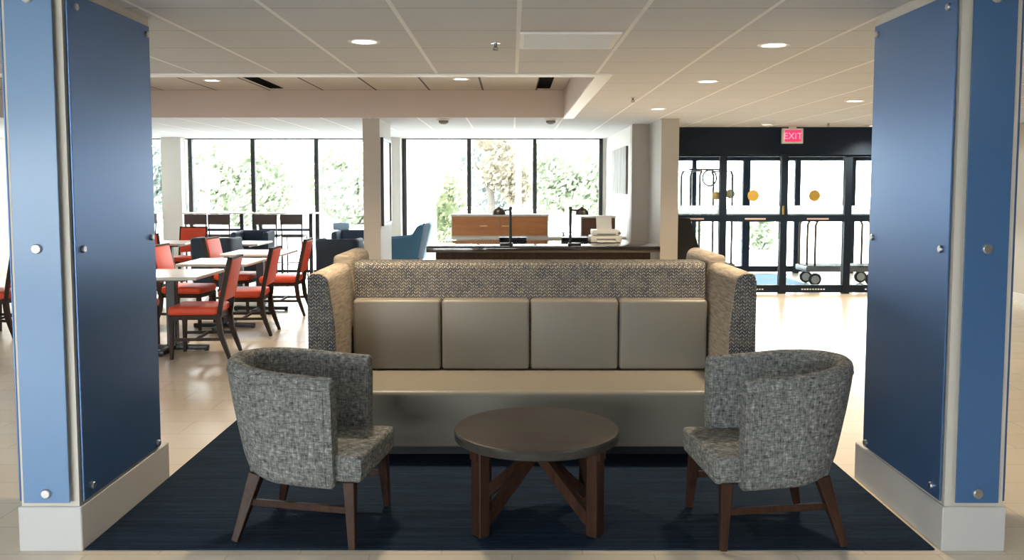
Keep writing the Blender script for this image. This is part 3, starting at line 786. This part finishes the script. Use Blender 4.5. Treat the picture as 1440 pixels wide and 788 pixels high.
# white counter with wooden fronted cabinets
t = thing('counter', 'white low counter under the wooden cabinets behind the black desk', 'counter', (.32, 12.9, 0))
b = NB(); box(b, -1.2, -.28, .815, 1.33, .30, .85, .004, 1); obj('worktop', b, M['trimw'], t, 30)
b = NB(); box(b, -1.12, -.22, .08, 1.28, .26, .815); obj('body', b, M['white'], t, 0)
b = NB(); box(b, -1.1, -.17, 0, 1.26, .2, .08); obj('toe_kick', b, M['cream'], t, 0)
def cabinet(label, x0, x1, z0, z1, m, drawers):
    t = thing('cabinet', label, 'cabinet', ((x0 + x1) / 2, 12.85, z0)); w = (x1 - x0) / 2; h = z1 - z0
    b = NB(); box(b, -w, -.17, 0, w, .2, h - .022, .003, 1); obj('body', b, M['plastic'], t, 30)
    b = NB(); box(b, -w - .008, -.185, h - .022, w + .008, .21, h, .003, 1); obj('top', b, M['trimw'], t, 30)
    n = drawers; dw = (2 * w - .02) / n
    for k in range(n):
        a = -w + .01 + k * dw; b = NB(); box(b, a + .002, -.186, .02, a + dw - .002, -.17, h - .03, .002, 1); d = obj('drawer', b, m, t, 30, label='wood veneered drawer front')
        if n > 1:
            c = a + dw * (.66 if k == 0 else .12); b = NB(); box(b, c - .055, -.2, h * .46, c + .055, -.186, h * .46 + .018, .004, 1); obj('handle', b, M['brass'], d, 30)
    return t
cabinet('long orange brown wood fronted cabinet on the white counter', -.88, .525, .85, 1.175, M['orangewood'], 2)
cabinet('small dark walnut cabinet behind the printer', 1.0, 1.50, .85, 1.15, M['walnutpanel'], 1)
t = thing('divider_screen', 'plain white screen standing between the two wood cabinets', 'screen', (.76, 12.9, .85))
b = NB(); box(b, -.215, -.012, .05, .215, .012, .33, .006, 2); obj('panel', b, M['band'], t, 30)
b = NB(); box(b, -.22, -.015, .04, .22, .015, .052); box(b, -.1, -.05, 0, .1, .05, .008); box(b, -.015, -.01, .005, .015, .01, .05); obj('stand', b, M['greymetal'], t, 0)
def tray(label, x0, x1, y):
    t = thing('document_tray', label, 'tray', ((x0 + x1) / 2, y, DZ + .001)); w = (x1 - x0) / 2
    b = NB(); box(b, -w, -.12, 0, w, .12, .012, .003, 1); box(b, -w, .108, .012, w, .12, .058); box(b, -w, -.12, .012, -w + .012, .108, .058); box(b, w - .012, -.12, .012, w, .108, .058); obj('lower_tray', b, M['black'], t, 0)
    b = NB(); box(b, -w + .01, -.125, .052, w - .01, .1, .06, .002, 1); obj('upper_tray', b, M['black'], t, 0)
    return t
tray('low black tray on the desk behind the left lamp', -.165, .19, 11.38)
tray('low black tray on the desk behind the right lamp', .645, .98, 11.38)
# printer
t = thing('printer', 'white desktop printer at the right end of the black desk', 'printer', (1.205, 11.33, DZ + .001))
b = NB(); box(b, -.20, -.16, .0, .20, .17, .085, .012, 2); obj('body', b, M['plastic'], t, 40)
b = NB(); box(b, -.175, -.165, .09, .175, .15, .16, .012, 2); box(b, -.17, -.13, .084, .17, .14, .092); obj('scanner_lid', b, M['plastic'], t, 40)
b = NB(); prism(b, [(.08, .15), (.16, .335), (.172, .33), (.10, .15)], 'x', -.10, .10, .003); obj('paper_support', b, M['paper'], t, 40)
b = NB(); box(b, -.12, -.166, .03, .12, -.158, .05); box(b, -.12, -.170, .10, .12, -.163, .115); obj('paper_slot', b, M['greymetal'], t, 0)
b = NB(); prism(b, [(-.25, .008), (-.16, .02), (-.16, .03), (-.25, .018)], 'x', -.12, .12); obj('output_tray', b, M['plastic'], t, 0)
b = NB(); lathe(b, [(0, 0), (.02, 0), (.018, .008), (0, .008)], 14, (.17, -.165, .12), Matrix.Rotation(PI / 2, 4, 'X')); obj('knob', b, M['greymetal'], t)

# picture on the column side, art on the nook wall
t = thing('framed_picture', 'tall black framed picture on the side of the left beige column', 'picture', (-1.684, 11.65, 1.07))
b = NB(); w = .36; h = 1.14
box(b, .0, -w, 0, .035, -w + .04, h); box(b, 0, w - .04, 0, .035, w, h); box(b, 0, -w + .04, 0, .035, w - .04, .04); box(b, 0, -w + .04, h - .04, .035, w - .04, h); obj('frame', b, M['black'], t, 0)
b = NB(); box(b, 0, -w + .04, .04, .018, w - .04, h - .04); obj('glazing', b, M['mirror'], t, 0)
b = NB(); box(b, 1.656, 12.78, 1.47, 1.6838, 14.55, 2.17, .003, 1); tag(obj('canvas_print', b, M['art'], None, 30), 'grey striped birch trunk canvas on the white nook wall', 'picture')

# black board by the entrance
t = thing('sign_board', 'black slanted board standing beside the beige entrance column', 'board', (2.36, 11.9, 0))
b = NB(); prism(b, [(-.26, 0), (.42, 0), (.06, 1.15), (-.26, 1.16)], 'y', -.02, .02, .004); obj('panel', b, M['black'], t, 30)
b = NB(); bar(b, (-.2, .02, 1.1), (-.2, .35, 0), .03, .03); bar(b, (.1, .02, .95), (.15, .35, 0), .03, .03); obj('prop_leg', b, M['black'], t, 30)

# luggage carts and mats in the vestibule
def cart(label, x, y, L, hoop, m, rz=0.):
    t = thing('luggage_cart', label, 'cart', (x, y, 0), rz)
    b = NB(); box(b, -L / 2, -.27, .22, L / 2, .27, .31, .02, 2); obj('platform', b, M['greymetal'], t, 40)
    b = NB(); box(b, -L / 2 + .03, -.25, .31, L / 2 - .03, .25, .318); obj('carpet_deck', b, M['rubber'], t, 0)
    for sx in (-1, 1):
        for sy in (-1, 1):
            b = NB(); lathe(b, [(.03, -.022), (.085, -.022), (.10, -.012), (.10, .012), (.085, .022), (.03, .022)], 24, (sx * (L / 2 - .16), sy * .22, .10), Matrix.Rotation(PI / 2, 4, 'X')); wv = obj('wheel', b, M['rubber'], t, 40)
            b = NB(); lathe(b, [(0, -.027), (.06, -.025), (.065, .025), (0, .027)], 20, (sx * (L / 2 - .16), sy * .22, .10), Matrix.Rotation(PI / 2, 4, 'X')); obj('hub', b, M['chrome'], wv, 40)
    for sx in (-1, 1):
        for dy in (-.2, 0, .2):
            b = NB(); x = sx * (L / 2 - .1) - dy * .3
            tube(b, [(x, dy, .31), (x, dy, hoop - .1), (x - sx * .03, dy, hoop - .03)], .019, 10); obj('post', b, m, t, 40)
        b = NB(); x = sx * (L / 2 - .1); tube(b, [(x + .06 - sx * .03, -.2, hoop - .03), (x - .06 - sx * .03, .2, hoop - .03)], .013, 10); obj('handle', b, m, t, 40)
    return t
cart('grey luggage cart with brass posts and chrome wheels in the vestibule', 5.28, 14.1, 1.22, 1.06, M['oldbrass'])
t = cart('tall luggage cart with a curved top rail at the left of the vestibule', 3.22, 14.5, .8, 1.86, M['dkgrey'], .3)
b = NB(); pts = [(.05 + .13 * math.cos(a), 0, 1.72 + .13 * math.sin(a)) for a in [2 * PI * q / 24 for q in range(25)]]
tube(b, pts, .015, 8, cap=False); tube(b, [(-.33, 0, 1.86), (.33, 0, 1.86)], .017, 8); obj('top_rail', b, M['dkgrey'], t, 40)
b = NB(); box(b, 3.75, 13.2, .0005, 4.75, 15.6, .012, .004, 1); tag(obj('floor_mat', b, M['matblue'], None, 30), 'light blue floor mat inside the glass vestibule', 'mat')

# ------------------------------------------------------------------ outdoors
def foliage(bm, blobs, n, size):
    for k in range(n):
        c, rx, rz = random.choice(blobs)
        while True:
            p = Vector((random.uniform(-1, 1), random.uniform(-1, 1), random.uniform(-1, 1)))
            if .4 < p.length < 1.02: break
        p = Vector((c[0] + p.x * rx, c[1] + p.y * rx, c[2] + p.z * rz)); s = size * random.uniform(.6, 1.3)
        a = Vector((random.gauss(0, 1), random.gauss(0, 1), random.gauss(0, 1))).normalized(); u = a.orthogonal().normalized(); v = a.cross(u)
        bm.faces.new([bm.verts.new(p + u * s), bm.verts.new(p + v * s * .45), bm.verts.new(p - u * s), bm.verts.new(p - v * s * .45)])
def tree(name, label, cat, x, y, trunk, blobs, m, n=1500, size=.22, group=None):
    t = thing(name, label, cat, (x, y, -.04), 0, group)
    if trunk:
        b = NB(); tube(b, [(0, 0, 0), (.05, 0, trunk * .5), (-.04, .03, trunk)], .16, 8, .09)
        tube(b, [(0, 0, trunk * .6), (.5, .1, trunk * 1.15)], .06, 6, .03); tube(b, [(0, 0, trunk * .7), (-.5, -.1, trunk * 1.2)], .06, 6, .03); obj('trunk', b, M['bark'], t)
    b = NB()
    for (cx, cy, cz), rx, rz in blobs:
        T = bmesh.new(); bmesh.ops.create_icosphere(T, subdivisions=3, radius=1)
        for v in T.verts:
            k = .5 + random.uniform(-.07, .07); v.co = Vector((cx + v.co.x * rx * k, cy + v.co.y * rx * k, cz + v.co.z * rz * k))
        add_bm(b, T)
    foliage(b, blobs, n, size); obj('foliage', b, m, t, 0)
    return t
tree('autumn_tree', 'brownish autumn tree outside the middle window behind the desk', 'tree', -.75, 30., 2.0, [((0, 0, 3.6), 1.25, 1.6), ((.5, 0, 2.2), .95, .8), ((-.25, 0, 4.6), .8, .9), ((.9, 0, 1.6), .6, .6)], M['leafautumn'], 2600, .12)
tree('shrub', 'green and yellow shrub outside the window left of the wooden cabinet', 'shrub', -1.78, 24., 0, [((0, 0, .95), .62, .95), ((.25, 0, 1.5), .4, .6), ((-.2, 0, .7), .5, .6)], M['leafshrub'], 1300, .085)
for x, y, hh, m, label in ((2.6, 38, 4.0, 'leafgreen', 'pale green tree outside the window right of the desk lamps'), (-.9, 46, 5.2, 'leafhaze', 'hazy pale tree outside, right of the grey pole'),
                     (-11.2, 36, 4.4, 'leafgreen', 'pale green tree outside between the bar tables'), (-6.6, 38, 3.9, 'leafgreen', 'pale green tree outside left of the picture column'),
                     (-15.2, 40, 4.4, 'leafhaze', 'hazy pale tree outside above the left bar stools'), (-21.0, 42, 4.2, 'leafhaze', 'hazy pale tree outside at the left pillar edge')):
    tree('tree', label, 'tree', x, y, hh * .45, [((0, 0, hh * .62), 1.9, hh * .42), ((1.2, 0, hh * .45), 1.4, hh * .35), ((-1.1, 0, hh * .5), 1.4, hh * .38), ((.2, 0, hh * .25), 2.0, hh * .26)], M[m], 5200, .17)
tree('bush', 'low green bush outside the entrance doors', 'bush', 6.2, 22.5, 0, [((0, 0, .55), .5, .6), ((.3, 0, .45), .4, .5)], M['leafgreen'], 900, .09)
tree('bush', 'low green bush outside behind the black slanted board', 'bush', 4.35, 21.5, 0, [((0, 0, .55), .35, .6)], M['leafgreen'], 600, .09)
t = thing('lamp_pole', 'grey pole outside the window behind the left desk lamp', 'pole', (.16, 22., -.04))
b = NB(); tube(b, [(0, 0, 0), (0, 0, 6.)], .07, 12); obj('shaft', b, M['pole'], t)
b = NB(); lathe(b, [(0, 0), (.14, 0), (.14, .04), (0, .04)], 16); obj('base_plate', b, M['pole'], t)
t = thing('sign_pole', 'white sign box on a thin pole outside above the bar stools', 'sign', (-9.2, 26.5, -.04))
b = NB(); tube(b, [(0, 0, 0), (0, 0, 4.5)], .06, 10); obj('pole', b, M['outwhite'], t)
b = NB(); box(b, -.35, -.08, 1.55, .35, .08, 2.15, .02, 2); obj('sign_box', b, M['outwhite'], t, 30)
t = thing('porch_pier', 'broad white porch pier outside the window beside the blue armchair', 'column', (-2.05, 19.2, -.04))
b = NB(); box(b, -.36, -.36, 0, .36, .36, 4.2); obj('shaft', b, M['outwhite'], t, 0)
b = NB(); box(b, -.4, -.4, 0, .4, .4, .2); obj('base', b, M['outwhite'], t, 0)

# ------------------------------------------------------------------ world, lamps, camera
w = bpy.data.worlds.new('World'); scn.world = w; w.use_nodes = True
bg = w.node_tree.nodes['Background']; bg.inputs[0].default_value = (.93, .97, 1., 1); bg.inputs[1].default_value = 17.
def portal(x0, x1, z0, z1, y, facing):
    l = bpy.data.lights.new('portal', 'AREA'); l.shape = 'RECTANGLE'; l.size = x1 - x0; l.size_y = z1 - z0
    l.cycles.is_portal = True
    o = bpy.data.objects.new('window_portal', l); C.objects.link(o); o.location = ((x0 + x1) / 2, y, (z0 + z1) / 2)
    o.rotation_euler = (R(-90) if facing < 0 else R(90), 0, 0)
portal(-9, -2.3, 0, H, WY + .12, -1); portal(-2, 1.62, 0, H, WY + .12, -1); portal(2.15, 6.95, 0, 2.1, VY + .12, -1)
portal(WX0, WX1, WZ0, WZ1, YB - .2, 1)

cam = bpy.data.cameras.new('Camera'); co = bpy.data.objects.new('Camera', cam); C.objects.link(co)
co.location = (0, 0, 1.58); co.rotation_euler = (PI / 2 - .0715, 0, 0)
cam.sensor_width = 36; cam.lens = 1230 / 1440 * 36; cam.shift_y = -43.5 / 1440; cam.clip_end = 300
scn.camera = co
vs = scn.view_settings
vs.view_transform = 'Standard'; vs.look = 'None'; vs.exposure = 0.; vs.gamma = 1.; vs.use_curve_mapping = False
